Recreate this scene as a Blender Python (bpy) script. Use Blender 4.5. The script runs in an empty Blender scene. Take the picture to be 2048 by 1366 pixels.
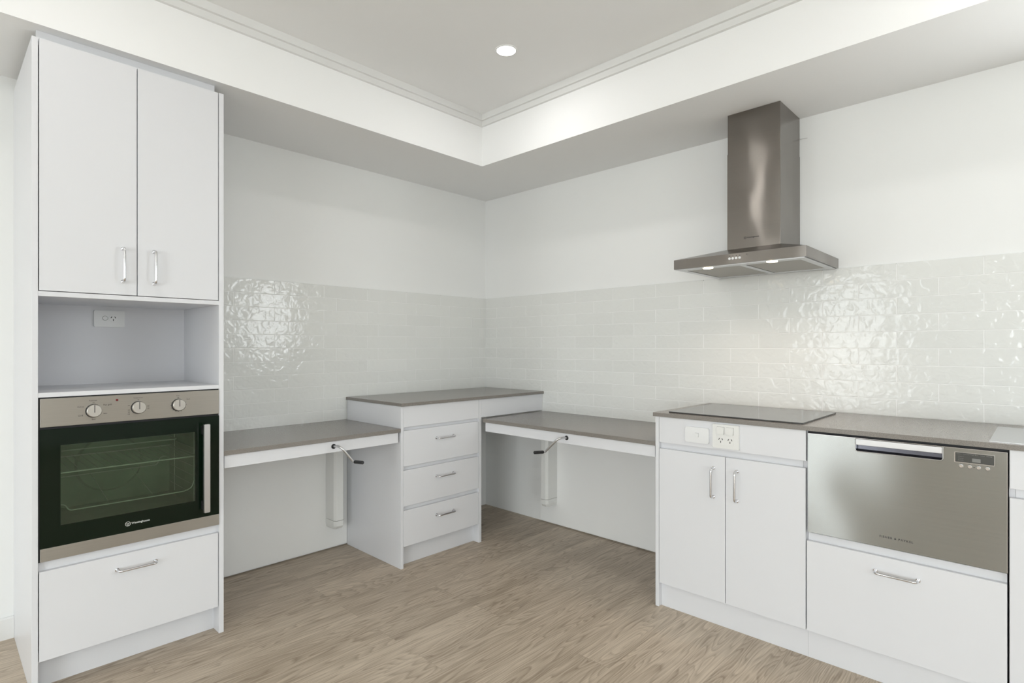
import bpy, bmesh, math, random
from mathutils import Vector, Matrix
random.seed(7)
C = bpy.context.scene.collection
PI = math.pi

# ------------------------------------------------------------------ camera
cam_d = bpy.data.cameras.new('camera')
cam = bpy.data.objects.new('camera', cam_d); C.objects.link(cam)
cam_d.sensor_width = 36.0
cam_d.lens = 1114.4 * 36.0 / 2048.0
cam_d.shift_y = 11.35 / 2048.0
cam_d.clip_start = 0.02
cam.location = (-3.032, -3.195, 1.24)
cam.rotation_euler = (PI / 2, 0, math.radians(43.80 - 90.0))
bpy.context.scene.camera = cam

# ------------------------------------------------------------------ world, exposure
w = bpy.data.worlds.new('daylight'); bpy.context.scene.world = w
w.use_nodes = True
bg = w.node_tree.nodes['Background']
bg.inputs[0].default_value = (0.93, 0.97, 1.0, 1); bg.inputs[1].default_value = 5.6
vs = bpy.context.scene.view_settings
vs.view_transform = 'Standard'; vs.look = 'None'; vs.gamma = 1; vs.use_curve_mapping = False
vs.exposure = -0.03

def area(name, loc, rot, sx, sy, power, col, spread=180):
    d = bpy.data.lights.new(name, 'AREA'); d.shape = 'RECTANGLE'; d.size = sx; d.size_y = sy
    d.energy = power; d.color = col; d.spread = math.radians(spread)
    o = bpy.data.objects.new(name, d); C.objects.link(o); o.location = loc; o.rotation_euler = rot
    return o
DAY = (0.95, 0.975, 1.0)
# daylight by the narrow far and sink windows; the wide far fill is added
area('added_far_fill', (-7.93, -4.80, 1.25), (0, -PI / 2, 0), 2.3, 2.8, 88, DAY)  # added fill for the right-hand fronts and the sides under the benches
area('daylight_far_narrow', (-7.93, -0.76, 1.25), (0, -PI / 2, 0), 2.3, 1.0, 14, DAY)
area('daylight_sink', (-0.03, -4.2, 1.62), (0, PI / 2, 0), 0.9, 1.5, 22, DAY)
# portals guide the sampling of the sky through the openings, the wide far one added
for nm, loc, rot, sx, sy in (('portal_far', (-8.06, -0.76, 1.225), (0, -PI / 2, 0), 2.35, 1.08), ('portal_far_wide', (-8.06, -4.80, 1.225), (0, -PI / 2, 0), 2.35, 2.8), ('portal_rear', (-4.1, -7.06, 1.175), (PI / 2, 0, 0), 2.4, 2.25), ('portal_sink', (0.06, -4.2, 1.62), (0, PI / 2, 0), 0.9, 1.5)):
    area(nm, loc, rot, sx, sy, 1, DAY).data.cycles.is_portal = True

# ------------------------------------------------------------------ materials
def nt(name):
    m = bpy.data.materials.new(name); m.use_nodes = True
    return m, m.node_tree.nodes, m.node_tree.links, m.node_tree.nodes['Principled BSDF']
def srgb(r, g, b):
    f = lambda c: (c / 255 / 12.92) if c / 255 <= 0.04045 else ((c / 255 + 0.055) / 1.055) ** 2.4
    return (f(r), f(g), f(b), 1)
def plain(name, col, rough=0.5, metal=0.0, spec=0.5, var=0.0, scale=6, bump=0.0, bscale=200, coat=0.0):
    m, N, L, P = nt(name)
    P.inputs['Base Color'].default_value = col; P.inputs['Roughness'].default_value = rough
    P.inputs['Metallic'].default_value = metal; P.inputs['Specular IOR Level'].default_value = spec
    P.inputs['Coat Weight'].default_value = coat
    tc = N.new('ShaderNodeTexCoord')
    if var:
        n = N.new('ShaderNodeTexNoise'); n.inputs['Scale'].default_value = scale; n.inputs['Detail'].default_value = 4
        L.new(tc.outputs['Object'], n.inputs['Vector'])
        mx = N.new('ShaderNodeMix'); mx.data_type = 'RGBA'
        mx.inputs[6].default_value = tuple(c * (1 - var) for c in col[:3]) + (1,)
        mx.inputs[7].default_value = tuple(min(1, c * (1 + var)) for c in col[:3]) + (1,)
        L.new(n.outputs['Fac'], mx.inputs[0]); L.new(mx.outputs[2], P.inputs['Base Color'])
    if bump:
        n = N.new('ShaderNodeTexNoise'); n.inputs['Scale'].default_value = bscale; n.inputs['Detail'].default_value = 3
        L.new(tc.outputs['Object'], n.inputs['Vector'])
        b = N.new('ShaderNodeBump'); b.inputs['Strength'].default_value = bump; b.inputs['Distance'].default_value = 0.002
        L.new(n.outputs['Fac'], b.inputs['Height']); L.new(b.outputs[0], P.inputs['Normal'])
    return m
def glow(name, col, s):
    m, N, L, P = nt(name)
    P.inputs['Base Color'].default_value = col; P.inputs['Emission Color'].default_value = col
    P.inputs['Emission Strength'].default_value = s
    return m
M = {}
M['wall'] = plain('wall_paint', (0.875, 0.88, 0.872, 1), 0.75, var=0.012, scale=1.5, bump=0.05, bscale=350)
M['ceil'] = plain('ceiling_paint', (0.93, 0.932, 0.93, 1), 0.85)
M['trim'] = plain('trim_gloss_paint', (0.80, 0.80, 0.79, 1), 0.45)
M['lam'] = plain('white_laminate', (0.74, 0.745, 0.77, 1), 0.32, var=0.01, scale=3, bump=0.03, bscale=90)
M['lam_in'] = plain('white_carcass_board', (0.72, 0.72, 0.75, 1), 0.5)
M['panel'] = plain('lining_board', (0.89, 0.89, 0.88, 1), 0.5, var=0.02, scale=3)
M['chrome'] = plain('chrome', (0.72, 0.72, 0.74, 1), 0.13, 1.0)
M['alu'] = plain('satin_aluminium', (0.62, 0.62, 0.63, 1), 0.32, 1.0)
M['black'] = plain('black_rubber', (0.012, 0.012, 0.013, 1), 0.45)
M['gap'] = plain('black_seal', (0.01, 0.01, 0.012, 1), 0.6)
M['blackglass'] = plain('black_ceramic_glass', (0.05, 0.049, 0.047, 1), 0.06, spec=0.6)
M['plastic'] = plain('white_plastic', (0.80, 0.805, 0.81, 1), 0.3)
M['cream'] = plain('cream_plastic', (0.79, 0.79, 0.77, 1), 0.34)
M['shadow_gap'] = plain('painted_shadow_gap', (0.36, 0.36, 0.35, 1), 0.6)  # grey that paints the shade in the gap around the rockers
M['ink'] = plain('dark_print', (0.02, 0.02, 0.022, 1), 0.5)
M['whiteink'] = plain('white_print', (0.75, 0.76, 0.74, 1), 0.5)
M['red'] = plain('red_indicator', (0.16, 0.004, 0.006, 1), 0.3)
M['enamel'] = plain('oven_enamel', (0.34, 0.42, 0.33, 1), 0.32, var=0.35, scale=7)
M['wire'] = plain('rack_wire', (0.92, 0.92, 0.88, 1), 0.25, 0.3)
M['lens_warm'] = glow('hood_lamp_lens', (1.0, 0.80, 0.52, 1), 9)
M['lens'] = glow('downlight_lens', (1.0, 0.985, 0.96, 1), 6)
M['grout'] = plain('grout', (0.87, 0.87, 0.86, 1), 0.8)
M['display'] = plain('display_glass', (0.06, 0.06, 0.055, 1), 0.25)
M['displayink'] = plain('display_legend', (0.20, 0.20, 0.19, 1), 0.4)
M['dhandle'] = plain('dark_recess', (0.11, 0.11, 0.13, 1), 0.22, 0.9)
M['outside'] = plain('garden_ground', (0.5, 0.5, 0.47, 1), 0.9)

def stone():
    m, N, L, P = nt('warm_grey_engineered_stone')
    tc = N.new('ShaderNodeTexCoord')
    n = N.new('ShaderNodeTexNoise'); n.inputs['Scale'].default_value = 420; n.inputs['Detail'].default_value = 2
    L.new(tc.outputs['Object'], n.inputs['Vector'])
    r = N.new('ShaderNodeValToRGB')
    r.color_ramp.elements[0].position = 0.32; r.color_ramp.elements[0].color = (0.185, 0.168, 0.150, 1)
    r.color_ramp.elements[1].position = 0.68; r.color_ramp.elements[1].color = (0.275, 0.253, 0.230, 1)
    L.new(n.outputs['Fac'], r.inputs[0]); L.new(r.outputs[0], P.inputs['Base Color'])
    P.inputs['Roughness'].default_value = 0.24; P.inputs['Specular IOR Level'].default_value = 0.5
    return m
M['stone'] = stone()

def tile():
    m, N, L, P = nt('handmade_gloss_tile')
    tc = N.new('ShaderNodeTexCoord'); geo = N.new('ShaderNodeNewGeometry')
    r = N.new('ShaderNodeMapRange'); r.inputs[3].default_value = 0.975; r.inputs[4].default_value = 1.015
    L.new(geo.outputs['Random Per Island'], r.inputs[0])
    mx = N.new('ShaderNodeVectorMath'); mx.operation = 'SCALE'; mx.inputs[0].default_value = (0.79, 0.797, 0.775)
    L.new(r.outputs[0], mx.inputs['Scale']); L.new(mx.outputs[0], P.inputs['Base Color'])
    P.inputs['Roughness'].default_value = 0.055; P.inputs['Specular IOR Level'].default_value = 0.36
    off = N.new('ShaderNodeVectorMath'); off.operation = 'ADD'
    rs = N.new('ShaderNodeMath'); rs.operation = 'MULTIPLY'; rs.inputs[1].default_value = 37
    L.new(geo.outputs['Random Per Island'], rs.inputs[0])
    L.new(tc.outputs['Object'], off.inputs[0]); L.new(rs.outputs[0], off.inputs[1])
    n = N.new('ShaderNodeTexNoise'); n.inputs['Scale'].default_value = 26; n.inputs['Detail'].default_value = 1.5
    n.inputs['Distortion'].default_value = 0.6
    L.new(off.outputs[0], n.inputs['Vector'])
    b = N.new('ShaderNodeBump'); b.inputs['Strength'].default_value = 0.9; b.inputs['Distance'].default_value = 0.0026
    L.new(n.outputs['Fac'], b.inputs['Height']); L.new(b.outputs[0], P.inputs['Normal'])
    return m
M['tile'] = tile()

def steel(name, col, rough, axis, wav=0.0, wscale=3.0, aniso=0.8, tangent=None):
    """brushed stainless; grain runs along `axis`"""
    m, N, L, P = nt(name)
    tc = N.new('ShaderNodeTexCoord'); mp = N.new('ShaderNodeMapping')
    sc = {'x': (2, 500, 500), 'y': (500, 2, 500), 'z': (500, 500, 2)}[axis]
    mp.inputs['Scale'].default_value = sc
    L.new(tc.outputs['Object'], mp.inputs[0])
    n = N.new('ShaderNodeTexNoise'); n.inputs['Scale'].default_value = 1.0; n.inputs['Detail'].default_value = 2
    L.new(mp.outputs[0], n.inputs['Vector'])
    r = N.new('ShaderNodeMapRange'); r.inputs[3].default_value = 0.93; r.inputs[4].default_value = 1.05
    L.new(n.outputs['Fac'], r.inputs[0])
    mx = N.new('ShaderNodeVectorMath'); mx.operation = 'SCALE'; mx.inputs[0].default_value = col
    L.new(r.outputs[0], mx.inputs['Scale']); L.new(mx.outputs[0], P.inputs['Base Color'])
    P.inputs['Metallic'].default_value = 1.0; P.inputs['Roughness'].default_value = rough
    P.inputs['Anisotropic'].default_value = aniso
    t = N.new('ShaderNodeCombineXYZ')
    for i, v in enumerate(tangent or (0, 0, 1)): t.inputs[i].default_value = v
    L.new(t.outputs[0], P.inputs['Tangent'])
    if wav:
        n2 = N.new('ShaderNodeTexNoise'); n2.inputs['Scale'].default_value = wscale; n2.inputs['Detail'].default_value = 0.5
        L.new(tc.outputs['Object'], n2.inputs['Vector'])
        b = N.new('ShaderNodeBump'); b.inputs['Strength'].default_value = 1.0; b.inputs['Distance'].default_value = wav
        L.new(n2.outputs['Fac'], b.inputs['Height']); L.new(b.outputs[0], P.inputs['Normal'])
    return m
M['steel_oven'] = steel('oven_brushed_steel', (0.45, 0.432, 0.40), 0.36, 'x')
M['steel_dw'] = steel('dishwasher_brushed_steel', (0.38, 0.385, 0.375), 0.27, 'y', wav=0.028, wscale=1.8, aniso=0.97)
M['steel_hood'] = steel('hood_brushed_steel', (0.235, 0.215, 0.197), 0.18, 'y', wav=0.012, wscale=3.5, aniso=0.97)
M['steel_knob'] = plain('knob_steel', (0.55, 0.53, 0.50, 1), 0.33, 1.0)
M['filter'] = plain('filter_mesh', (0.40, 0.38, 0.35, 1), 0.45, 0.7, bump=0.5, bscale=700)

def oven_glass():
    m, N, L, P = nt('tinted_oven_glass')
    out = [n for n in N if n.type == 'OUTPUT_MATERIAL'][0]
    t = N.new('ShaderNodeBsdfTransparent'); t.inputs[0].default_value = (0.70, 0.78, 0.70, 1)
    g = N.new('ShaderNodeBsdfGlossy'); g.inputs['Roughness'].default_value = 0.03; g.inputs[0].default_value = (1, 1, 1, 1)
    f = N.new('ShaderNodeFresnel'); f.inputs[0].default_value = 1.5
    x = N.new('ShaderNodeMixShader')
    L.new(f.outputs[0], x.inputs[0]); L.new(t.outputs[0], x.inputs[1]); L.new(g.outputs[0], x.inputs[2])
    L.new(x.outputs[0], out.inputs[0])
    return m
M['ovenglass'] = oven_glass()
M['ovendoor'] = plain('black_green_door_glass', (0.004, 0.010, 0.005, 1), 0.05, spec=0.22)
def window_glass():
    m, N, L, P = nt('window_glass')
    out = [n for n in N if n.type == 'OUTPUT_MATERIAL'][0]
    t = N.new('ShaderNodeBsdfTransparent'); t.inputs[0].default_value = (0.96, 0.98, 0.97, 1)
    g = N.new('ShaderNodeBsdfGlossy'); g.inputs['Roughness'].default_value = 0.01
    x = N.new('ShaderNodeMixShader'); x.inputs[0].default_value = 0.06
    L.new(t.outputs[0], x.inputs[1]); L.new(g.outputs[0], x.inputs[2]); L.new(x.outputs[0], out.inputs[0])
    return m
M['winglass'] = window_glass()
def floor_mat():
    m, N, L, P = nt('oak_vinyl_planks')
    tc = N.new('ShaderNodeTexCoord')
    br = N.new('ShaderNodeTexBrick'); br.offset = 0.37; br.offset_frequency = 2
    br.inputs['Scale'].default_value = 1.0; br.inputs['Brick Width'].default_value = 1.22; br.inputs['Row Height'].default_value = 0.152
    br.inputs['Mortar Size'].default_value = 0.0007; br.inputs['Mortar Smooth'].default_value = 0.3
    br.inputs['Color1'].default_value = (0, 0, 0, 1); br.inputs['Color2'].default_value = (1, 1, 1, 1); br.inputs['Mortar'].default_value = (0.5, 0.5, 0.5, 1)
    L.new(tc.outputs['Object'], br.inputs['Vector'])
    # per plank shift of the grain
    sep = N.new('ShaderNodeSeparateColor'); L.new(br.outputs['Color'], sep.inputs[0])
    k = N.new('ShaderNodeMath'); k.operation = 'MULTIPLY'; k.inputs[1].default_value = 23.0; L.new(sep.outputs[0], k.inputs[0])
    cb = N.new('ShaderNodeCombineXYZ'); L.new(k.outputs[0], cb.inputs[0]); L.new(k.outputs[0], cb.inputs[2])
    ad = N.new('ShaderNodeVectorMath'); ad.operation = 'ADD'; L.new(tc.outputs['Object'], ad.inputs[0]); L.new(cb.outputs[0], ad.inputs[1])
    # cathedral figure: rings of a stretched noise
    m1 = N.new('ShaderNodeMapping'); m1.inputs['Scale'].default_value = (0.9, 7.0, 1); L.new(ad.outputs[0], m1.inputs[0])
    n1 = N.new('ShaderNodeTexNoise'); n1.inputs['Scale'].default_value = 1.0; n1.inputs['Detail'].default_value = 2.5; n1.inputs['Distortion'].default_value = 0.25
    L.new(m1.outputs[0], n1.inputs['Vector'])
    w1 = N.new('ShaderNodeMath'); w1.operation = 'MULTIPLY'; w1.inputs[1].default_value = 26.0; L.new(n1.outputs['Fac'], w1.inputs[0])
    w2 = N.new('ShaderNodeMath'); w2.operation = 'FRACT'; L.new(w1.outputs[0], w2.inputs[0])
    ring = N.new('ShaderNodeValToRGB')
    e = ring.color_ramp.elements; e[0].position = 0.0; e[0].color = (0.25, 0.25, 0.25, 1); e[1].position = 1.0; e[1].color = (0.35, 0.35, 0.35, 1)
    a = e.new(0.22); a.color = (0.85, 0.85, 0.85, 1); a = e.new(0.75); a.color = (0.62, 0.62, 0.62, 1)
    L.new(w2.outputs[0], ring.inputs[0])
    # fine pores
    m2 = N.new('ShaderNodeMapping'); m2.inputs['Scale'].default_value = (7, 190, 1); L.new(ad.outputs[0], m2.inputs[0])
    n2 = N.new('ShaderNodeTexNoise'); n2.inputs['Scale'].default_value = 1.0; n2.inputs['Detail'].default_value = 4; L.new(m2.outputs[0], n2.inputs['Vector'])
    m3 = N.new('ShaderNodeMapping'); m3.inputs['Scale'].default_value = (1.2, 9, 1); L.new(ad.outputs[0], m3.inputs[0])
    n3 = N.new('ShaderNodeTexNoise'); n3.inputs['Scale'].default_value = 1.0; n3.inputs['Detail'].default_value = 3; L.new(m3.outputs[0], n3.inputs['Vector'])
    s1 = N.new('ShaderNodeMath'); s1.operation = 'MULTIPLY_ADD'; s1.inputs[1].default_value = 0.30
    L.new(ring.outputs[0], s1.inputs[0])
    s2 = N.new('ShaderNodeMath'); s2.operation = 'MULTIPLY_ADD'; s2.inputs[1].default_value = 0.42; L.new(n2.outputs['Fac'], s2.inputs[0])
    s3 = N.new('ShaderNodeMath'); s3.operation = 'MULTIPLY'; s3.inputs[1].default_value = 0.42; L.new(n3.outputs['Fac'], s3.inputs[0])
    L.new(s3.outputs[0], s2.inputs[2]); L.new(s2.outputs[0], s1.inputs[2])
    cr = N.new('ShaderNodeValToRGB')
    cr.color_ramp.elements[0].position = 0.40; cr.color_ramp.elements[0].color = (0.27, 0.208, 0.148, 1)
    cr.color_ramp.elements[1].position = 0.76; cr.color_ramp.elements[1].color = (0.62, 0.525, 0.415, 1)
    L.new(s1.outputs[0], cr.inputs[0])
    hv = N.new('ShaderNodeMapRange'); hv.inputs[3].default_value = 0.955; hv.inputs[4].default_value = 1.035; L.new(sep.outputs[0], hv.inputs[0])
    sc = N.new('ShaderNodeVectorMath'); sc.operation = 'SCALE'; L.new(cr.outputs[0], sc.inputs[0]); L.new(hv.outputs[0], sc.inputs['Scale'])
    mm = N.new('ShaderNodeMix'); mm.data_type = 'RGBA'; mm.inputs[7].default_value = (0.12, 0.095, 0.07, 1)
    mf = N.new('ShaderNodeMath'); mf.operation = 'MULTIPLY'; mf.inputs[1].default_value = 0.35; L.new(br.outputs['Fac'], mf.inputs[0])
    L.new(mf.outputs[0], mm.inputs[0]); L.new(sc.outputs[0], mm.inputs[6]); L.new(mm.outputs[2], P.inputs['Base Color'])
    P.inputs['Roughness'].default_value = 0.42; P.inputs['Specular IOR Level'].default_value = 0.35
    b = N.new('ShaderNodeBump'); b.inputs['Strength'].default_value = 0.25; b.inputs['Distance'].default_value = 0.001
    L.new(n2.outputs['Fac'], b.inputs['Height']); L.new(b.outputs[0], P.inputs['Normal'])
    return m
M['floor'] = floor_mat()

# ------------------------------------------------------------------ builders
# wall frames: (u, d, z) = along the wall to the viewer's right, out of the wall, up
LW = lambda u, d, z: Vector((u, -d, z))
RW = lambda u, d, z: Vector((-d, -u, z))
WD = lambda x, y, z: Vector((x, y, z))

def link(name, bm, mat, parent=None, smooth=False):
    bmesh.ops.recalc_face_normals(bm, faces=bm.faces)
    me = bpy.data.meshes.new(name); 
    o = bpy.data.objects.new(name, me)
    C.objects.link(o)
    if parent is not None:
        off = world_loc(parent)
        for v in bm.verts: v.co -= off
        o.parent = parent
    bm.to_mesh(me); bm.free()
    me.materials.append(M[mat])
    if smooth:
        for p in me.polygons: p.use_smooth = True
        try: me.set_sharp_from_angle(angle=math.radians(35))
        except Exception: pass
    return o
def world_loc(o):
    v = Vector((0, 0, 0))
    while o is not None: v += o.location; o = o.parent
    return v
def thing(name, label, cat, loc, group=None):
    o = bpy.data.objects.new(name, None); C.objects.link(o); o.empty_display_size = 0.1
    o.location = loc; o['label'] = label; o['category'] = cat
    if group: o['group'] = group
    return o
def struct(o, label=None):
    o['kind'] = 'structure'
    if label: o['label'] = label
    return o
def add_box(bm, F, u0, u1, d0, d1, z0, z1, bev=0.0, seg=2):
    b = bmesh.new()
    vs_ = [b.verts.new(F(u, d, z)) for u in (u0, u1) for d in (d0, d1) for z in (z0, z1)]
    for f in ((0, 1, 3, 2), (4, 6, 7, 5), (0, 4, 5, 1), (2, 3, 7, 6), (0, 2, 6, 4), (1, 5, 7, 3)):
        b.faces.new([vs_[i] for i in f])
    if bev: bmesh.ops.bevel(b, geom=b.edges[:], offset=bev, segments=seg, affect='EDGES', profile=0.5)
    merge(bm, b)
def merge(bm, b):
    me = bpy.data.meshes.new('tmp'); b.to_mesh(me); b.free(); bm.from_mesh(me); bpy.data.meshes.remove(me)
def box(name, mat, parent, F, *a, bev=0.0):
    bm = bmesh.new(); add_box(bm, F, *a, bev=bev)
    return link(name, bm, mat, parent)
def boxes(name, mat, parent, F, lst, bev=0.0):
    bm = bmesh.new()
    for a in lst: add_box(bm, F, *a, bev=bev)
    return link(name, bm, mat, parent)
def prism(name, mat, parent, F, prof, u0, u1, axis='u', bev=0):
    """extrude a closed profile. axis u: prof=(d,z); axis z: prof=(u,d); axis d: prof=(u,z)"""
    bm = bmesh.new()
    def pt(p, t):
        return F(t, p[0], p[1]) if axis == 'u' else F(p[0], p[1], t) if axis == 'z' else F(p[0], t, p[1])
    a = [bm.verts.new(pt(p, u0)) for p in prof]; b = [bm.verts.new(pt(p, u1)) for p in prof]
    bm.faces.new(a); bm.faces.new(b[::-1]); n = len(prof)
    for i in range(n): bm.faces.new([a[i], a[(i + 1) % n], b[(i + 1) % n], b[i]])
    if bev: bmesh.ops.bevel(bm, geom=bm.edges[:], offset=bev, segments=2, affect='EDGES', profile=0.5)
    return link(name, bm, mat, parent)
def rounded(u0, u1, z0, z1, r, n=5, corners=(1, 1, 1, 1)):
    pts = []
    for i, (cx, cz, a0) in enumerate(((u1 - r, z1 - r, 0), (u0 + r, z1 - r, 90), (u0 + r, z0 + r, 180), (u1 - r, z0 + r, 270))):
        if not corners[i]:
            pts.append(((u1, z1), (u0, z1), (u0, z0), (u1, z0))[i]); continue
        for k in range(n + 1):
            a = math.radians(a0 + 90 * k / n); pts.append((cx + r * math.cos(a), cz + r * math.sin(a)))
    return pts
def add_tube(bm, pts, r, seg=12, caps=True):
    pts = [Vector(p) for p in pts]; rings = []
    prev = None
    for i, p in enumerate(pts):
        t = (pts[min(i + 1, len(pts) - 1)] - pts[max(i - 1, 0)]).normalized()
        if prev is None:
            a = Vector((0, 0, 1)) if abs(t.z) < 0.9 else Vector((1, 0, 0))
            x = t.cross(a).normalized()
        else: x = (prev - t * prev.dot(t)).normalized()
        prev = x; y = t.cross(x)
        rr = r[i] if isinstance(r, (list, tuple)) else r
        rings.append([bm.verts.new(p + (x * math.cos(2 * PI * k / seg) + y * math.sin(2 * PI * k / seg)) * rr) for k in range(seg)])
    for a, b in zip(rings, rings[1:]):
        for k in range(seg): bm.faces.new([a[k], a[(k + 1) % seg], b[(k + 1) % seg], b[k]])
    if caps: bm.faces.new(rings[0][::-1]); bm.faces.new(rings[-1])
def bend(pts, r, n=6):
    """round the inner corners of a polyline"""
    pts = [Vector(p) for p in pts]; out = [pts[0]]
    for i in range(1, len(pts) - 1):
        a = (pts[i - 1] - pts[i]); b = (pts[i + 1] - pts[i])
        rr = min(r, a.length * 0.49, b.length * 0.49); p0 = pts[i] + a.normalized() * rr; p2 = pts[i] + b.normalized() * rr
        for k in range(n + 1):
            t = k / n; out.append(p0 * (1 - t) ** 2 + pts[i] * 2 * t * (1 - t) + p2 * t * t)
    out.append(pts[-1]); return out
def tube(name, mat, parent, pts, r, seg=12):
    bm = bmesh.new(); add_tube(bm, pts, r, seg); return link(name, bm, mat, parent, smooth=True)
def disc(name, mat, parent, F, u, z, d0, d1, r, seg=32, bev=0.0):
    bm = bmesh.new()
    prof = [(d0, r), (d1 - bev, r), (d1, r - bev)] if bev else [(d0, r), (d1, r)]
    rings = [[bm.verts.new(F(u + rr * math.cos(2 * PI * k / seg), d, z + rr * math.sin(2 * PI * k / seg))) for k in range(seg)] for d, rr in prof]
    for a, b in zip(rings, rings[1:]):
        for k in range(seg): bm.faces.new([a[k], a[(k + 1) % seg], b[(k + 1) % seg], b[k]])
    bm.faces.new(rings[0][::-1]); bm.faces.new(rings[-1])
    return link(name, bm, mat, parent, smooth=True)
def text(name, body, mat, parent, F, u, z, d, width, bold=0.0, height=None, space=1.0):
    """lettering whose left edge and baseline start at (u, z) on the plane d"""
    cu = bpy.data.curves.new(name, 'FONT'); cu.body = body; cu.extrude = 0.01; cu.offset = bold; cu.space_character = space
    t = bpy.data.objects.new('tmp', cu); C.objects.link(t)
    dg = bpy.context.evaluated_depsgraph_get(); me = bpy.data.meshes.new_from_object(t.evaluated_get(dg))
    bpy.data.objects.remove(t)
    xs = [v.co.x for v in me.vertices]; ys = [v.co.y for v in me.vertices]
    s = width / (max(xs) - min(xs)); sy = (height / (max(ys) - min(ys))) if height else s
    x0 = min(xs); bm = bmesh.new(); bm.from_mesh(me); bpy.data.meshes.remove(me)
    for v in bm.verts: v.co = F(u + (v.co.x - x0) * s, d + (0.0003 if v.co.z > 0 else -0.0002), z + v.co.y * sy)
    return link(name, bm, mat, parent)

def handle(parent, F, u, z, d, horiz, length=0.128, proj=0.03, r=0.0048):
    """chrome D pull; (u, z) is the centre"""
    h = length / 2
    if horiz: P = [F(u - h, d, z), F(u - h, d + proj, z), F(u + h, d + proj, z), F(u + h, d, z)]
    else: P = [F(u, d, z - h), F(u, d + proj, z - h), F(u, d + proj, z + h), F(u, d, z + h)]
    bm = bmesh.new(); add_tube(bm, bend(P, 0.014), r, 12)
    for s in (-1, 1):
        a = F(u + s * h, d, z) if horiz else F(u, d, z + s * h)
        b = F(u + s * h, d + 0.004, z) if horiz else F(u, d + 0.004, z + s * h)
        add_tube(bm, [a, b], 0.0075, 16)
    return link('handle', bm, 'chrome', parent, smooth=True)

# ------------------------------------------------------------------ room shell
X0, Y0, HC, HS = -8.0, -7.0, 2.706, 2.390   # far wall, rear wall, ceiling, soffit
BD = 0.605                                   # soffit depth
struct(box('floor', 'floor', None, WD, X0 - 0.1, 0.1, Y0 - 0.1, 0.1, -0.10, 0.0))
ceil = struct(box('ceiling', 'ceil', None, WD, X0, 0.1, Y0, 0.1, HC, HC + 0.1))
bm = bmesh.new()                              # L-shaped dropped soffit along both kitchen walls
pl = [(0.0, 0.0), (X0, 0.0), (X0, -BD), (-BD, -BD), (-BD, Y0), (0.0, Y0)]
lo = [bm.verts.new((x, y, HS)) for x, y in pl]; hi = [bm.verts.new((x, y, HC)) for x, y in pl]
bm.faces.new(lo); bm.faces.new(hi[::-1])
for i in range(6): bm.faces.new([lo[i], lo[(i + 1) % 6], hi[(i + 1) % 6], hi[i]])
link('bulkhead', bm, 'ceil', ceil)
wl = struct(box('wall_left', 'wall', None, WD, X0 - 0.1, 0.0, 0.0, 0.1, 0.0, HC))
def holed(name, F, u0, u1, z0, z1, hu0, hu1, hz0, hz1, d0=-0.1, d1=0.0):
    lst = [(u0, hu0, d0, d1, z0, z1), (hu1, u1, d0, d1, z0, z1), (hu0, hu1, d0, d1, hz1, z1)]
    if hz0 > z0 + 0.01: lst.append((hu0, hu1, d0, d1, z0, hz0))
    return struct(boxes(name, 'wall', None, F, lst))
wr = holed('wall_right', RW, 0.0, -Y0, 0.0, HC, 3.45, 4.95, 1.17, 2.07)
FARF = lambda u, d, z: Vector((X0 + d, u, z))     # far wall: u = y, d into the room
REARF = lambda u, d, z: Vector((u, Y0 + d, z))    # rear wall
holed('wall_far', FARF, -2.4, 0.0, 0.0, HC, -1.30, -0.22, 0.05, 2.40)
holed('wall_far_end', FARF, Y0, -2.4, 0.0, HC, -6.20, -3.40, 0.05, 2.40)  # unseen end wall, holed for the added window
holed('wall_rear', REARF, X0, 0.0, 0.0, HC, -5.3, -2.9, 0.05, 2.30)
def window(name, F, u0, u1, z0, z1, mull):
    fr = []
    w_ = 0.045
    for a in ((u0, u1, -0.08, -0.03, z0, z0 + w_), (u0, u1, -0.08, -0.03, z1 - w_, z1), (u0, u0 + w_, -0.08, -0.03, z0, z1), (u1 - w_, u1, -0.08, -0.03, z0, z1)): fr.append(a)
    for k in range(1, mull): 
        c = u0 + (u1 - u0) * k / mull; fr.append((c - 0.03, c + 0.03, -0.08, -0.03, z0, z1))
    o = struct(boxes(name, 'trim', None, F, fr)); box('window_pane', 'winglass', o, F, u0 + 0.02, u1 - 0.02, -0.06, -0.055, z0 + 0.02, z1 - 0.02)
window('window_1', FARF, -1.30, -0.22, 0.05, 2.40, 1)
window('added_window', FARF, -6.20, -3.40, 0.05, 2.40, 2)  # unseen window, added to bring more side light into the kitchen
window('window_2', REARF, -5.3, -2.9, 0.05, 2.30, 3)
window('window_3', RW, 3.45, 4.95, 1.17, 2.07, 2)
struct(box('floor_outside', 'outside', None, WD, -30, 20, -30, 20, -0.5, -0.25))

# stepped cornice in the raised ceiling
def cornice(name, F, u0, u1):
    # two flat bands with a shadow step between them
    prof = [(BD, HC), (BD + 0.026, HC), (BD + 0.025, HC - 0.036), (BD + 0.014, HC - 0.038), (BD + 0.013, HC - 0.068), (BD, HC - 0.070)]
    return struct(prism(name, 'trim', None, F, prof, u0, u1))
cornice('trim_1', LW, X0, -BD)
cornice('trim_2', RW, BD, -Y0)
struct(prism('baseboard_left', 'trim', None, LW, [(0, 0), (0.014, 0), (0.014, 0.086), (0.010, 0.092), (0, 0.092)], X0, -2.7865))

# lining boards under the two adjustable benches
box('lining_board', 'panel', wl, LW, -2.147, -1.2195, 0.0, 0.018, 0.010, 0.775)
box('lining_board', 'panel', wr, RW, 0.585, 1.8375, 0.0, 0.018, 0.010, 0.775)

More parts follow.
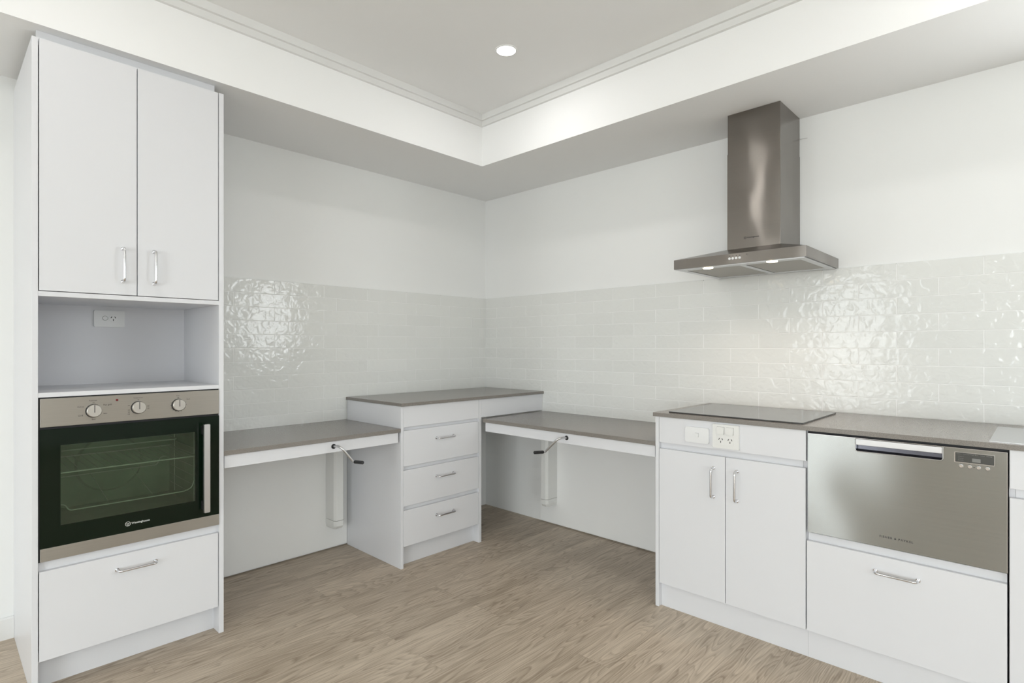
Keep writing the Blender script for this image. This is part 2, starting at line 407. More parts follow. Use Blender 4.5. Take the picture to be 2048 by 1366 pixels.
# tile splashback, each tile a bevelled island of one mesh
ZT, PT, PW, G = 1.620, 0.0768, 0.303, 0.0027
def splash(parent, F, rows, u0, u1, even, odd, zmin, extra=()):
    bm = bmesh.new()
    for r in range(rows):
        z1 = ZT - PT * r; z0 = max(z1 - PT, zmin)
        if z1 - z0 < 0.006: continue
        o = even if r % 2 == 0 else odd
        k = math.floor((u0 - o) / PW)
        while o + k * PW < u1:
            a = max(o + k * PW, u0); b = min(o + (k + 1) * PW, u1); k += 1
            if b - a < 0.012: continue
            top = z1 - (G if r else 0.0)
            add_box(bm, F, a + G * 0.6, b - G * 0.6, 0.0005, 0.0085, z0, top, bev=0.0011, seg=2)
    link('tile_splashback', bm, 'tile', parent)
    box('grout', 'grout', parent, F, u0, u1, 0.0, 0.0076, zmin, ZT - 0.004)
splash(wl, LW, 12, -2.149, -0.009, -0.157 - 8 * PW, -0.074 - 8 * PW, 0.766)
splash(wr, RW, 12, 0.0, 3.40, 0.282 - PW, 0.132 - PW, 0.766)

# ------------------------------------------------------------------ tall oven cabinet
K = thing('oven_cabinet', 'tall white laminate cabinet with two upper doors, open niche and built-in oven', 'cabinet', (-2.468, -0.30, 0))
TL, TR = -2.786, -2.149
box('side_panel', 'lam', K, LW, TL, -2.7685, 0.001, 0.608, 0.0, 2.342, bev=0.0008)
box('side_panel', 'lam', K, LW, -2.1685, TR, 0.010, 0.608, 0.0, 2.342, bev=0.0008)
box('top_panel', 'lam', K, LW, -2.7685, -2.1685, 0.002, 0.588, 2.322, 2.339)
box('top_filler', 'lam', K, LW, -2.7685, -2.169, 0.536, 0.554, 2.3405, 2.3895)
box('shelf', 'lam', K, LW, -2.7685, -2.1685, 0.002, 0.607, 1.423, 1.4405, bev=0.0006)
box('shelf', 'lam', K, LW, -2.7685, -2.1685, 0.002, 0.607, 1.060, 1.0765, bev=0.0006)
box('back_panel', 'lam_in', K, LW, -2.7685, -2.1685, 0.112, 0.127, 1.0765, 1.423)
for u0, u1, hu in ((-2.7655, -2.4705, -2.5165), (-2.4675, -2.1715, -2.4115)):
    d = box('door', 'lam', K, LW, u0, u1, 0.590, 0.608, 1.443, 2.341, bev=0.0008)
    handle(d, LW, hu, 1.5585, 0.608, False)
d = box('drawer', 'lam', K, LW, -2.7655, -2.1715, 0.590, 0.608, 0.117, 0.437, bev=0.0008)
handle(d, LW, -2.471, 0.381, 0.608, True)
box('recessed_rail', 'lam', K, LW, -2.7685, -2.1685, 0.560, 0.590, 0.428, 0.4695)
box('kickboard', 'lam', K, LW, -2.7685, -2.1685, 0.525, 0.541, 0.0, 0.125)

# niche outlet
def slots(bm, F, u, z, d, s=1.0):
    """three pin slots: two slanted above, one straight below"""
    for du, dz, ang in ((-0.0072, 0.004, -28), (0.0072, 0.004, 28), (0, -0.0078, 0)):
        a = math.radians(ang); hw, hh = 0.0014 * s, 0.0042 * s
        b = bmesh.new(); q = []
        for dd in (d - 0.001, d + 0.0003):
            for x, y in ((-hw, -hh), (hw, -hh), (hw, hh), (-hw, hh)):
                q.append(b.verts.new(F(u + du * s + x * math.cos(a) - y * math.sin(a), dd, z + dz * s + x * math.sin(a) + y * math.cos(a))))
        b.faces.new(q[:4]); b.faces.new(q[4:])
        for i in range(4): b.faces.new([q[i], q[(i + 1) % 4], q[4 + (i + 1) % 4], q[4 + i]])
        merge(bm, b)
K = thing('power_outlet', 'white single power outlet on the back of the niche above the oven', 'outlet', LW(-2.4725, 0.127, 1.368))
prism('plate', 'plastic', K, LW, rounded(-2.530, -2.415, 1.331, 1.405, 0.004), 0.127, 0.137, 'd', bev=0.001)
disc('socket_face', 'plastic', K, LW, -2.459, 1.371, 0.137, 0.1382, 0.0175, bev=0.0005)
bm = bmesh.new(); slots(bm, LW, -2.459, 1.371, 0.1384); link('pin_slots', bm, 'ink', K)
ring = disc('switch_surround', 'displayink', K, LW, -2.4895, 1.3705, 0.137, 0.1375, 0.0105)
disc('switch', 'plastic', K, LW, -2.4895, 1.3705, 0.137, 0.1395, 0.0092, bev=0.0008)

# ------------------------------------------------------------------ oven
K = thing('oven', 'built-in stainless steel oven with black glass side-opening door and three dials', 'oven', (-2.468, -0.30, 0.47))
OL, OR = -2.7655, -2.1695
boxes('surround', 'gap', K, LW, [(-2.7680, -2.736, 0.590, 0.602, 0.470, 1.0595), (-2.214, -2.1690, 0.590, 0.602, 0.470, 1.0595), (-2.736, -2.214, 0.590, 0.602, 0.470, 0.547), (-2.736, -2.214, 0.590, 0.602, 0.913, 1.0595)])
box('control_panel', 'steel_oven', K, LW, OL + 0.002, OR, 0.602, 0.613, 0.953, 1.0555, bev=0.0012)
cp = bpy.data.objects['control_panel']
PX = 0.613
marks = {}
for i, (ku, kz, title) in enumerate(((-2.6085, 1.0015, 'Function'), (-2.4655, 1.003, 'Temperature'), (-2.3255, 1.0025, 'Timer'))):
    disc('dial_surround', 'ink', cp, LW, ku - 0.0008, kz - 0.0005, PX, PX + 0.0012, 0.0255)
    k = disc('dial', 'steel_knob', K, LW, ku, kz, PX, PX + 0.017, 0.0235, bev=0.0022)
    box('pointer', 'ink', k, LW, ku - 0.0012, ku + 0.0012, PX + 0.0168, PX + 0.0176, kz - 0.006, kz + 0.0222)
    wdt = {'Function': 0.023, 'Temperature': 0.031, 'Timer': 0.012}[title]
    text('lettering', title, 'ink', cp, LW, ku - wdt / 2 - 0.002, kz + 0.036, PX, wdt)
    text('lettering', 'Off', 'ink', cp, LW, ku - 0.004, kz + 0.0285, PX, 0.006)
fn = ((-0.049, 0.015, 'Defrost'), (0.030, 0.017, 'Fan grill'), (0.030, -0.015, 'Bake'), (-0.047, -0.018, 'Grill'), (-0.006, -0.034, 'Base'))
for du, dz, s in fn: text('lettering', s, 'ink', cp, LW, -2.6085 + du, 1.0015 + dz, PX, 0.0035 * len(s) * 0.8)
for du, dz, s in ((-0.036, 0.008, '250'), (-0.036, -0.010, '220'), (-0.036, -0.018, '200'), (-0.036, -0.026, '180'), (0.029, 0.001, '100'), (0.029, -0.008, '120')):
    text('lettering', s, 'ink', cp, LW, -2.4655 + du, 1.003 + dz, PX, 0.007)
text('lettering', 'Manual', 'ink', cp, LW, -2.3255 + 0.030, 1.0225, PX, 0.012)
bm = bmesh.new()
for a in range(-200, 30, 22):
    c, s = math.cos(math.radians(a)), math.sin(math.radians(a))
    add_tube(bm, [LW(-2.3255 + 0.0265 * c, PX + 0.0003, 1.0025 + 0.0265 * s), LW(-2.3255 + 0.030 * c, PX + 0.0003, 1.0025 + 0.030 * s)], 0.0006, 4)
link('timer_marks', bm, 'ink', cp)
box('indicator_light', 'red', K, LW, -2.540, -2.5325, 0.609, 0.6142, 1.033, 1.0405)
# door: black glass frame around the see-through window
WU0, WU1, WZ0, WZ1 = -2.7065, -2.262, 0.592, 0.884
dr = boxes('door', 'ovendoor', K, LW, [(OL + 0.0015, WU0, 0.604, 0.613, 0.5195, 0.9445), (WU1, OR, 0.604, 0.613, 0.5195, 0.9445), (WU0, WU1, 0.604, 0.613, 0.5195, WZ0), (WU0, WU1, 0.604, 0.613, WZ1, 0.9445)])
box('door_window', 'ovenglass', dr, LW, WU0 - 0.001, WU1 + 0.001, 0.606, 0.6125, WZ0 - 0.001, WZ1 + 0.001)
box('door_trim', 'steel_oven', K, LW, OL + 0.002, OR, 0.604, 0.6135, 0.473, 0.5195, bev=0.001)
hb = prism('handle', 'alu', K, LW, rounded(-2.2415, -2.2185, 0.546, 0.9165, 0.003), 0.640, 0.656, 'd', bev=0.002)
for a, b in ((0.556, 0.590), (0.872, 0.906)): box('handle_mount', 'black', K, LW, -2.2400, -2.2200, 0.613, 0.640, a, b)
# cavity behind the glass
cv = boxes('cavity', 'enamel', K, LW, [(-2.735, -2.715, 0.13, 0.592, 0.545, 0.925), (-2.235, -2.215, 0.13, 0.592, 0.545, 0.925),
     (-2.735, -2.215, 0.13, 0.592, 0.530, 0.548), (-2.735, -2.215, 0.13, 0.592, 0.912, 0.930), (-2.735, -2.215, 0.12, 0.14, 0.530, 0.930)])
disc('fan_cover', 'enamel', K, LW, -2.475, 0.72, 0.14, 0.155, 0.125, seg=40, bev=0.008)
def rack(z, z_loop=None):
    bm = bmesh.new(); a, b = -2.712, -2.238
    for d in (0.565, 0.18): add_tube(bm, [LW(a, d, z), LW(b, d, z)], 0.0028, 8)
    for u in (a + 0.004, b - 0.004): add_tube(bm, [LW(u, 0.18, z), LW(u, 0.565, z)], 0.0028, 8)
    for i in range(17):
        u = a + 0.02 + i * (b - a - 0.04) / 16; add_tube(bm, [LW(u, 0.18, z), LW(u, 0.563, z)], 0.0012, 5)
    return link('oven_rack', bm, 'wire', K, smooth=True)
rack(0.774); 
bm = bmesh.new(); z = 0.700
add_tube(bm, bend([LW(-2.712, 0.19, 0.690), LW(-2.30, 0.19, 0.690), LW(-2.285, 0.19, 0.725), LW(-2.262, 0.19, 0.725)], 0.01), 0.002, 6)
add_tube(bm, bend([LW(-2.712, 0.56, 0.655), LW(-2.688, 0.56, 0.655), LW(-2.674, 0.56, 0.630), LW(-2.29, 0.56, 0.630), LW(-2.262, 0.56, 0.640), LW(-2.250, 0.56, 0.675)], 0.01), 0.0024, 6)
for u in (-2.55, -2.40): add_tube(bm, [LW(u, 0.19, 0.690), LW(u, 0.56, 0.630)], 0.0012, 5)
link('grill_tray', bm, 'wire', K, smooth=True)
for u in (-2.7085, -2.2405):
    bm = bmesh.new()
    for d in (0.24, 0.52):
        add_tube(bm, [LW(u, d, 0.57), LW(u, d, 0.90)], 0.0018, 6)
    for z in (0.60, 0.64, 0.68, 0.72, 0.76, 0.80, 0.84):
        add_tube(bm, [LW(u, 0.16, z), LW(u, 0.56, z)], 0.0015, 6)
    link('side_runner', bm, 'wire', K, smooth=True)
bm = bmesh.new(); add_tube(bm, bend([LW(-2.69, 0.50, 0.846), LW(-2.30, 0.50, 0.846), LW(-2.30, 0.2, 0.846)], 0.02), 0.0025, 6)
link('grill_element', bm, 'wire', K, smooth=True)
# lettering and round emblem on the door
text('lettering', 'Westinghouse', 'whiteink', dr, LW, -2.4895, 0.5485, 0.6133, 0.0615, bold=0.01)
bm = bmesh.new()
cu, cz, R_ = -2.501, 0.5515, 0.0083
add_tube(bm, [LW(cu + R_ * math.cos(2 * PI * k / 28), 0.6133, cz + R_ * math.sin(2 * PI * k / 28)) for k in range(29)], 0.0008, 6, caps=False)
wp = [(-0.005, 0.0035), (-0.0028, -0.003), (0, 0.0025), (0.0028, -0.003), (0.005, 0.0035)]
for (a, b), (c, d_) in zip(wp, wp[1:]): add_tube(bm, [LW(cu + a, 0.6133, cz + b), LW(cu + c, 0.6133, cz + d_)], 0.0007, 5)
add_box(bm, LW, cu - 0.0035, cu + 0.0035, 0.613, 0.6136, cz - 0.0056, cz - 0.0046)
link('emblem', bm, 'whiteink', dr)

# ------------------------------------------------------------------ height adjustable benches
def bench(F, label, u0, u1, dF, fu0, fu1, col0, col1, hole, tip, grip_u, mirror, right):
    K = thing('adjustable_bench', label, 'bench', F((u0 + u1) / 2, 0.30, 0.15))
    box('benchtop', 'stone', K, F, u0, u1, 0.0090 if not right else 0.0090, dF, 0.765, 0.7865, bev=0.0015)
    box('fascia', 'lam', K, F, fu0, fu1, dF - 0.026, dF - 0.010, 0.708, 0.7645, bev=0.0008)
    boxes('frame', 'lam', K, F, [(fu0, fu0 + 0.03, 0.06, dF - 0.027, 0.715, 0.7645), (fu1 - 0.03, fu1, 0.06, dF - 0.027, 0.715, 0.7645), (fu0 + 0.031, fu1 - 0.031, 0.06, 0.09, 0.715, 0.7645)])
    # lift column with chamfered front corners and a tapered end cap
    c, D = 0.016, 0.130
    pr = [(col0, 0.0185), (col1, 0.0185), (col1, D - c), (col1 - c * 0.8, D), (col0 + c * 0.8, D), (col0, D - c)]
    cl = prism('lift_column', 'cream', K, F, pr, 0.198, 0.757, 'z', bev=0.0015)
    bm = bmesh.new(); n = len(pr); rings = []
    cx = (col0 + col1) / 2
    for z, s in ((0.1965, 1.0), (0.165, 1.0), (0.150, 0.90), (0.147, 0.86)):
        rings.append([bm.verts.new(F(cx + (p[0] - cx) * s, 0.0185 + (p[1] - 0.0185) * s, z)) for p in pr])
    for a, b in zip(rings, rings[1:]):
        for i in range(n): bm.faces.new([a[i], a[(i + 1) % n], b[(i + 1) % n], b[i]])
    bm.faces.new(rings[0]); bm.faces.new(rings[-1][::-1])
    link('end_cap', bm, 'cream', cl)
    # crank
    hu, hz = hole; d0 = dF - 0.010
    disc('crank_socket', 'black', K, F, hu, hz, d0 - 0.001, d0 + 0.003, 0.0125, bev=0.001)
    P = [F(hu, d0 - 0.004, hz), F(hu, d0 + 0.072, hz + 0.007), F(grip_u, d0 + 0.080, 0.662), F(grip_u, d0 + 0.100, 0.664)]
    cr = tube('crank', 'alu', K, bend(P, 0.028, 8), 0.0058, 12)
    g = [F(grip_u, d0 + 0.094, 0.6635), F(grip_u, d0 + 0.097, 0.6635), F(grip_u, d0 + 0.166, 0.670), F(grip_u, d0 + 0.169, 0.6703)]
    tube('grip', 'black', cr, g, [0.006, 0.0088, 0.0088, 0.006], 14)
    return K
bench(LW, 'grey stone-topped height adjustable bench beside the tall oven cabinet, crank pointing right', -2.1475, -1.2225, 0.602, -2.141, -1.232, -1.363, -1.295, (-1.622, 0.738), None, -1.557, 1, False)
bench(RW, 'grey stone-topped height adjustable bench between corner drawers and cooktop cabinet, crank pointing left', 0.622, 1.8365, 0.617, 0.637, 1.828, 0.676, 0.740, (1.287, 0.740), None, 1.198, -1, True)

# ------------------------------------------------------------------ corner drawer cabinet
K = thing('drawer_cabinet', 'white corner cabinet with three handled drawers under a raised stone top', 'cabinet', (-0.91, -0.30, 0))
box('side_panel', 'lam', K, LW, -1.2185, -1.2015, 0.0185, 0.598, 0.0, 0.9085, bev=0.0008)
box('side_panel', 'lam', K, LW, -0.6270, -0.6060, 0.0185, 0.598, 0.0, 0.9085, bev=0.0008)
box('back_panel', 'lam_in', K, LW, -1.2010, -0.6275, 0.020, 0.032, 0.12, 0.905)
box('top_rail', 'lam', K, LW, -1.2005, -0.6290, 0.580, 0.598, 0.790, 0.9080, bev=0.0008)
hz = (0.706, 0.481, 0.252)
for (z0, z1), h in zip(((0.570, 0.770), (0.346, 0.547), (0.120, 0.321)), hz):
    d = box('drawer', 'lam', K, LW, -1.2000, -0.6295, 0.580, 0.598, z0, z1, bev=0.0008)
    handle(d, LW, -0.905, h, 0.598, True)
boxes('recessed_rail', 'lam', K, LW, [(-1.2010, -0.6275, 0.560, 0.579, a, b) for a, b in ((0.765, 0.795), (0.540, 0.575), (0.315, 0.350))])
box('kickboard', 'lam', K, LW, -1.2010, -0.6275, 0.530, 0.546, 0.0, 0.125)
box('corner_rail', 'lam', K, LW, -0.6055, -0.0095, 0.580, 0.598, 0.792, 0.9085, bev=0.0008)
o = box('stone_worktop', 'stone', None, LW, -1.2225, -0.0090, 0.0090, 0.611, 0.9090, 0.9270, bev=0.0015)
o['label'] = 'rectangular raised grey stone top on the corner drawer cabinet'; o['category'] = 'worktop'

# ------------------------------------------------------------------ cooktop cabinet
F = RW; XF = 0.622
K = thing('cooktop_cabinet', 'white two-door base cabinet under the cooktop with outlets in its rail', 'cabinet', RW(2.17, 0.30, 0))
box('side_panel', 'lam', K, F, 1.8390, 1.8570, 0.010, XF, 0.0, 0.9085, bev=0.0008)
box('side_panel', 'lam_in', K, F, 2.4900, 2.5060, 0.010, 0.600, 0.118, 0.9080)
box('front_rail', 'lam', K, F, 1.8590, 2.5040, XF - 0.018, XF, 0.787, 0.9080, bev=0.0008)
for u0, u1, hu in ((1.8590, 2.1780, 2.1265), (2.1810, 2.5030, 2.2310)):
    d = box('door', 'lam', K, F, u0, u1, XF - 0.018, XF, 0.115, 0.757, bev=0.0008)
    handle(d, F, hu, 0.639, XF, False)
box('recessed_rail', 'lam', K, F, 1.8575, 2.4895, 0.580, 0.602, 0.745, 0.795)
box('kickboard', 'lam', K, F, 1.8575, 2.5060, 0.582, 0.598, 0.0, 0.125)

K = thing('isolator_switch', 'wide white rounded switch plate with one small central rocker', 'switch', RW(2.052, XF, 0.842))
prism('plate', 'plastic', K, F, rounded(1.996, 2.108, 0.807, 0.8765, 0.007), XF, XF + 0.010, 'd', bev=0.002)
prism('rocker_shadow_line', 'shadow_gap', K, F, rounded(2.0442, 2.0608, 0.8331, 0.8519, 0.0018), XF + 0.009, XF + 0.0104, 'd')  # border coloured as the shadow gap, to give the rocker relief
prism('rocker', 'plastic', K, F, rounded(2.0450, 2.0600, 0.8340, 0.8510, 0.0015), XF + 0.010, XF + 0.0145, 'd', bev=0.001)
K = thing('double_power_outlet', 'square cream double power outlet with two rocker switches in cabinet rail', 'outlet', RW(2.1845, XF, 0.85))
prism('plate', 'cream', K, F, rounded(2.1265, 2.2425, 0.7965, 0.9005, 0.003), XF, XF + 0.011, 'd', bev=0.003)
for u in (2.1630, 2.2040):
    prism('rocker_shadow_line', 'shadow_gap', K, F, rounded(u - 0.0164, u + 0.0164, 0.8580, 0.8909, 0.002), XF + 0.010, XF + 0.0114, 'd')
    prism('rocker', 'cream', K, F, rounded(u - 0.0155, u + 0.0155, 0.8590, 0.8900, 0.002), XF + 0.011, XF + 0.017, 'd', bev=0.002)
    s = prism('socket_face', 'cream', K, F, rounded(u - 0.016, u + 0.016, 0.8110, 0.8530, 0.003), XF + 0.0105, XF + 0.0125, 'd', bev=0.0007)
    bm = bmesh.new(); slots(bm, F, u + 0.001, 0.8330, XF + 0.0127, 1.0); link('pin_slots', bm, 'ink', s)

# ------------------------------------------------------------------ dishwasher and its cabinet
K = thing('dishwasher_cabinet', 'white wide drawer unit directly below the steel dishwasher', 'cabinet', RW(2.806, 0.30, 0))
d = box('drawer', 'lam', K, F, 2.5075, 3.1035, XF - 0.018, XF, 0.115, 0.472, bev=0.0008)
handle(d, F, 2.8045, 0.4165, XF, True)
box('recessed_rail', 'lam', K, F, 2.5080, 3.1030, 0.580, 0.603, 0.455, 0.501)
box('carcass', 'lam_in', K, F, 2.5080, 3.1030, 0.030, 0.575, 0.13, 0.500)
box('kickboard', 'lam', K, F, 2.5065, 3.1070, 0.582, 0.598, 0.0, 0.125)

K = thing('dishwasher', 'stainless steel single-drawer dishwasher with recessed handle and small display', 'dishwasher', RW(2.808, 0.30, 0.502))
box('tub_casing', 'gap', K, F, 2.5070, 3.1065, 0.030, 0.604, 0.5025, 0.9070)
HU0, HU1, HZ0, HZ1 = 2.676, 2.938, 0.8495, 0.8935
fr = boxes('drawer_front', 'steel_dw', K, F, [(2.5115, HU0, 0.604, XF + 0.001, 0.508, 0.8975), (HU1, 3.1030, 0.604, XF + 0.001, 0.508, 0.8975), (HU0, HU1, 0.604, XF + 0.001, 0.508, HZ0)])
box('front_edge', 'chrome', K, F, 3.1030, 3.1045, 0.604, XF + 0.0015, 0.508, 0.8975)
box('front_edge', 'chrome', K, F, 2.5115, 3.1045, 0.604, XF + 0.0012, 0.8975, 0.8990)
box('handle_lip', 'alu', K, F, HU0 + 0.002, HU1 - 0.002, 0.6045, XF + 0.003, 0.8735, 0.8960, bev=0.001)
hr = prism('handle_recess', 'dhandle', K, F, [(0.6045, 0.8735), (0.6045, 0.852), (0.613, 0.8495), (0.6175, 0.8495), (0.6075, 0.857), (0.6065, 0.8735)], HU0, HU1, 'u')
bm = bmesh.new()
pts = bend([F(HU0, XF + 0.0015, 0.8965), F(HU0, XF + 0.0015, HZ0), F(HU1, XF + 0.0015, HZ0), F(HU1, XF + 0.0015, 0.8965)], 0.009, 6)
add_tube(bm, pts, 0.0016, 8); link('handle_rim', bm, 'alu', K, smooth=True)
prism('display_frame', 'chrome', K, F, rounded(2.9690, 3.0730, 0.8500, 0.8855, 0.002), XF + 0.001, XF + 0.0022, 'd')
dp = prism('display', 'display', K, F, rounded(2.9715, 3.0720, 0.8520, 0.8840, 0.0015), XF + 0.0022, XF + 0.0030, 'd')
for a, b, s in ((2.976, 0.013, 'Heavy'), (2.992, 0.017, 'Normal'), (3.012, 0.020, 'Fast Eco'), (3.037, 0.012, 'Delicate'), (3.053, 0.014, 'Rinse')):
    text('lettering', s, 'displayink', dp, F, a, 0.8785, XF + 0.0031, b, height=0.0028)
for i, s in enumerate(('Start', 'Delay', 'Lock')): text('lettering', s, 'displayink', dp, F, 2.980, 0.8700 - i * 0.006, XF + 0.0031, 0.014, height=0.0026)
box('display_window', 'displayink', dp, F, 3.016, 3.038, XF + 0.0028, XF + 0.0032, 0.8560, 0.8680)
for u in (2.9870, 3.0095, 3.0325, 3.0555):
    b_ = disc('button', 'chrome', K, F, u, 0.8385, XF + 0.001, XF + 0.004, 0.0062, seg=20, bev=0.0015)
    text('button_label', 'On', 'ink', b_, F, u - 0.0022, 0.8462, XF + 0.0012, 0.0042)
disc('indicator_light', 'ink', K, F, 3.0210, 0.8385, XF + 0.001, XF + 0.0016, 0.0016, seg=12)
text('lettering', 'FISHER & PAYKEL', 'ink', K, F, 2.7535, 0.5440, XF + 0.0011, 0.101, bold=0.012, height=0.0075, space=1.25)

# sink cabinet at the right edge
K = thing('sink_cabinet', 'white base cabinet right of the dishwasher, cut by the photo edge', 'cabinet', RW(3.70, 0.30, 0))
box('side_panel', 'lam_in', K, F, 3.1075, 3.1235, 0.010, 0.600, 0.0, 0.9080)
box('side_panel', 'lam', K, F, 4.2850, 4.3000, 0.010, XF, 0.0, 0.9080)
box('front_rail', 'lam', K, F, 3.1095, 4.2840, XF - 0.018, XF, 0.7835, 0.9080, bev=0.0008)
for i, (u0, u1) in enumerate(((3.1095, 3.6950), (3.6980, 4.2840))):
    d = box('door', 'lam', K, F, u0, u1, XF - 0.018, XF, 0.115, 0.7535, bev=0.0008)
    handle(d, F, u1 - 0.05 if i == 0 else u0 + 0.05, 0.639, XF, False)
box('recessed_rail', 'lam', K, F, 3.1240, 4.2845, 0.580, 0.602, 0.742, 0.795)
box('kickboard', 'lam', K, F, 3.1240, 4.2845, 0.582, 0.598, 0.0, 0.125)

# long worktop with an opening for the sink
bm = bmesh.new()
for a in ((1.8290, 3.20, 0.0090, 0.629), (3.90, 4.3100, 0.0090, 0.629), (3.20, 3.90, 0.0090, 0.13), (3.20, 3.90, 0.50, 0.629)):
    add_box(bm, F, a[0], a[1], a[2], a[3], 0.9090, 0.9270)
bmesh.ops.remove_doubles(bm, verts=bm.verts, dist=0.0002)
o = link('stone_worktop', bm, 'stone'); o['label'] = 'long grey stone top holding the cooktop and the sink'; o['category'] = 'worktop'
# cooktop
K = thing('cooktop', 'flat black ceramic glass cooktop set on the long stone top', 'cooktop', RW(2.19, 0.34, 0.927))
prism('glass', 'blackglass', K, lambda u, z, d: F(u, z, d), rounded(1.893, 2.484, 0.095, 0.594, 0.004), 0.9280, 0.9335, 'z', bev=0.0010)
box('seal', 'gap', K, F, 1.896, 2.481, 0.098, 0.591, 0.9271, 0.9281)
# sink
K = thing('sink', 'stainless steel sink with drainboard inset in the long stone top', 'sink', RW(3.5, 0.38, 0.80))
bm = bmesh.new()
for a in ((3.058, 3.225, 0.140, 0.603), (3.875, 3.95, 0.140, 0.603), (3.225, 3.875, 0.14, 0.16), (3.225, 3.875, 0.48, 0.603)):
    add_box(bm, F, a[0], a[1], a[2], a[3], 0.9272, 0.9292)
link('rim', bm, 'alu', K)
boxes('bowl', 'alu', K, F, [(3.225, 3.227, 0.16, 0.48, 0.78, 0.9272), (3.873, 3.875, 0.16, 0.48, 0.78, 0.9272), (3.227, 3.873, 0.16, 0.162, 0.78, 0.9272), (3.227, 3.873, 0.478, 0.48, 0.78, 0.9272), (3.225, 3.875, 0.16, 0.48, 0.778, 0.78)])

# ------------------------------------------------------------------ range hood
K = thing('range_hood', 'stainless steel chimney range hood with two lit lamps on the wall', 'range hood', RW(2.175, 0.15, 1.62))
prism('chimney', 'steel_hood', K, F, rounded(2.0515, 2.2995, 0.0092, 0.2915, 0.002, 2, (1, 1, 0, 0)), 2.18, 2.3895, 'z')
prism('chimney_sleeve', 'steel_hood', K, F, rounded(2.0500, 2.3010, 0.0090, 0.2930, 0.002, 2, (1, 1, 0, 0)), 1.70, 2.195, 'z')
bm = bmesh.new()
CU0, CU1, CD, CZ0, CZ1, CZ2 = 1.876, 2.473, 0.5085, 1.6195, 1.6655, 1.722
lv = []
for (u0, u1, dd, z) in ((CU0 + 0.006, CU1 - 0.006, CD - 0.006, CZ0 + 0.004), (CU0 + 0.006, CU1 - 0.006, CD - 0.006, CZ0), (CU0, CU1, CD, CZ0), (CU0, CU1, CD, CZ1), (2.046, 2.305, 0.297, CZ2)):
    lv.append([bm.verts.new(F(*p)) for p in ((u0, 0.010, z), (u1, 0.010, z), (u1, dd, z), (u0, dd, z))])
for a, b in zip(lv, lv[1:]):
    for i in range(4): bm.faces.new([a[i], a[(i + 1) % 4], b[(i + 1) % 4], b[i]])
bm.faces.new(lv[0]); bm.faces.new(lv[-1][::-1])
cn = link('canopy', bm, 'steel_hood', K)
boxes('underside_frame', 'alu', K, F, [(1.884, 2.465, 0.448, 0.500, 1.6165, 1.6225), (1.884, 2.465, 0.020, 0.070, 1.6165, 1.6225), (1.884, 1.915, 0.070, 0.448, 1.6165, 1.6225), (2.434, 2.465, 0.070, 0.448, 1.6165, 1.6225), (2.172, 2.200, 0.070, 0.448, 1.6165, 1.6225)])
for a, b in ((1.917, 2.170), (2.202, 2.432)): box('grease_filter', 'filter', K, F, a, b, 0.072, 0.446, 1.6185, 1.6225)
def hdisc(name, mat, parent, c, r, z0, z1, seg=32):
    bm = bmesh.new(); add_tube(bm, [Vector((c.x, c.y, z0)), Vector((c.x, c.y, z1))], r, seg)
    return link(name, bm, mat, parent, smooth=True)
for u in (2.036, 2.327):
    c = F(u, 0.479, 0)
    hdisc('lamp', 'lens_warm', K, c, 0.0225, 1.6135, 1.617)
    d_ = bpy.data.lights.new('hood_lamp', 'SPOT'); d_.energy = 4.2; d_.color = (1.0, 0.80, 0.64); d_.spot_size = math.radians(150); d_.spot_blend = 0.9; d_.shadow_soft_size = 0.022
    l = bpy.data.objects.new('hood_lamp', d_); C.objects.link(l); l.location = (c.x, c.y, 1.606)
for u in (2.1515, 2.1665, 2.1820, 2.1975):
    b_ = disc('button', 'plastic', K, F, u, 1.6435, CD, CD + 0.004, 0.0057, seg=20, bev=0.001)
for i, u in enumerate((2.1515, 2.1665, 2.1820, 2.1975)):
    boxes('button_icon', 'ink', cn, F, [(u - 0.0022, u + 0.0022, CD - 0.0002, CD + 0.0004, 1.6540, 1.6552), (u - 0.0006, u + 0.0006, CD - 0.0002, CD + 0.0004, 1.6525, 1.6572)])
boxes('button_icon', 'ink', cn, F, [(2.226, 2.228, CD - 0.0002, CD + 0.0004, 1.654, 1.6585), (2.2315, 2.2335, CD - 0.0002, CD + 0.0004, 1.6555, 1.6575), (2.2315, 2.2335, CD - 0.0002, CD + 0.0004, 1.6505, 1.6525)])
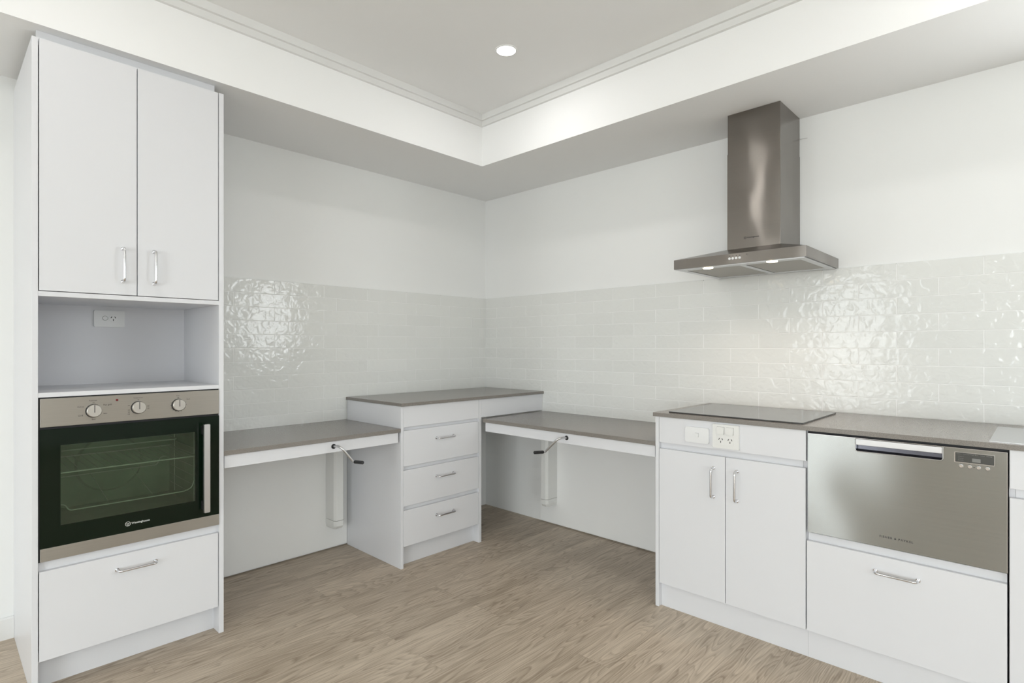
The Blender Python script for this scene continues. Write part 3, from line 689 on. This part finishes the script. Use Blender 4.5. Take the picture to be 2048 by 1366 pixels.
text('lettering', 'Westinghouse', 'ink', K, F, 2.1465, 1.7685, 0.2931, 0.0575, bold=0.01)
bm = bmesh.new(); cu, cz = 2.1385, 1.7712
add_tube(bm, [F(cu + 0.0055 * math.cos(2 * PI * k / 20), 0.2931, cz + 0.0055 * math.sin(2 * PI * k / 20)) for k in range(21)], 0.0006, 5, caps=False)
wp = [(-0.0032, 0.0022), (-0.0018, -0.002), (0, 0.0015), (0.0018, -0.002), (0.0032, 0.0022)]
for (a, b), (c, d_) in zip(wp, wp[1:]): add_tube(bm, [F(cu + a, 0.2931, cz + b), F(cu + c, 0.2931, cz + d_)], 0.0005, 4)
link('emblem', bm, 'ink', K)
tube('loose_wire', 'alu', K, [F(2.296, 0.012, 2.285), F(2.312, 0.012, 2.283), F(2.335, 0.004, 2.284)], 0.001, 6)

# ------------------------------------------------------------------ downlights
def downlight(x, y, label, power=14):
    K = thing('downlight', label, 'ceiling light', (x, y, HC), None)
    bm = bmesh.new(); n = 40; R = [(0.046, -0.001), (0.0475, -0.004), (0.052, -0.0035), (0.054, -0.0005)]
    rings = [[bm.verts.new((x + r * math.cos(2 * PI * k / n), y + r * math.sin(2 * PI * k / n), HC + z)) for k in range(n)] for r, z in R]
    for a, b in zip(rings, rings[1:]):
        for k in range(n): bm.faces.new([a[k], a[(k + 1) % n], b[(k + 1) % n], b[k]])
    link('bezel', bm, 'trim', K, smooth=True)
    hdisc('lens', 'lens', K, Vector((x, y, 0)), 0.0465, HC - 0.003, HC - 0.0005)
    d = bpy.data.lights.new('downlight_lamp', 'AREA'); d.shape = 'DISK'; d.size = 0.09; d.energy = power; d.color = (1.0, 0.98, 0.96)
    l = bpy.data.objects.new('downlight_lamp', d); C.objects.link(l); l.location = (x, y, HC - 0.0045)
downlight(-1.066, -1.270, 'round lit white downlight in the raised ceiling', 2.4)
for x, y, s in ((-2.85, -1.27, 'beyond the left edge of the photo'), (-1.066, -3.2, 'behind the camera on the sink side'), (-2.85, -3.4, 'above the camera')):
    downlight(x, y, 'round lit white ceiling downlight ' + s, 2.2)
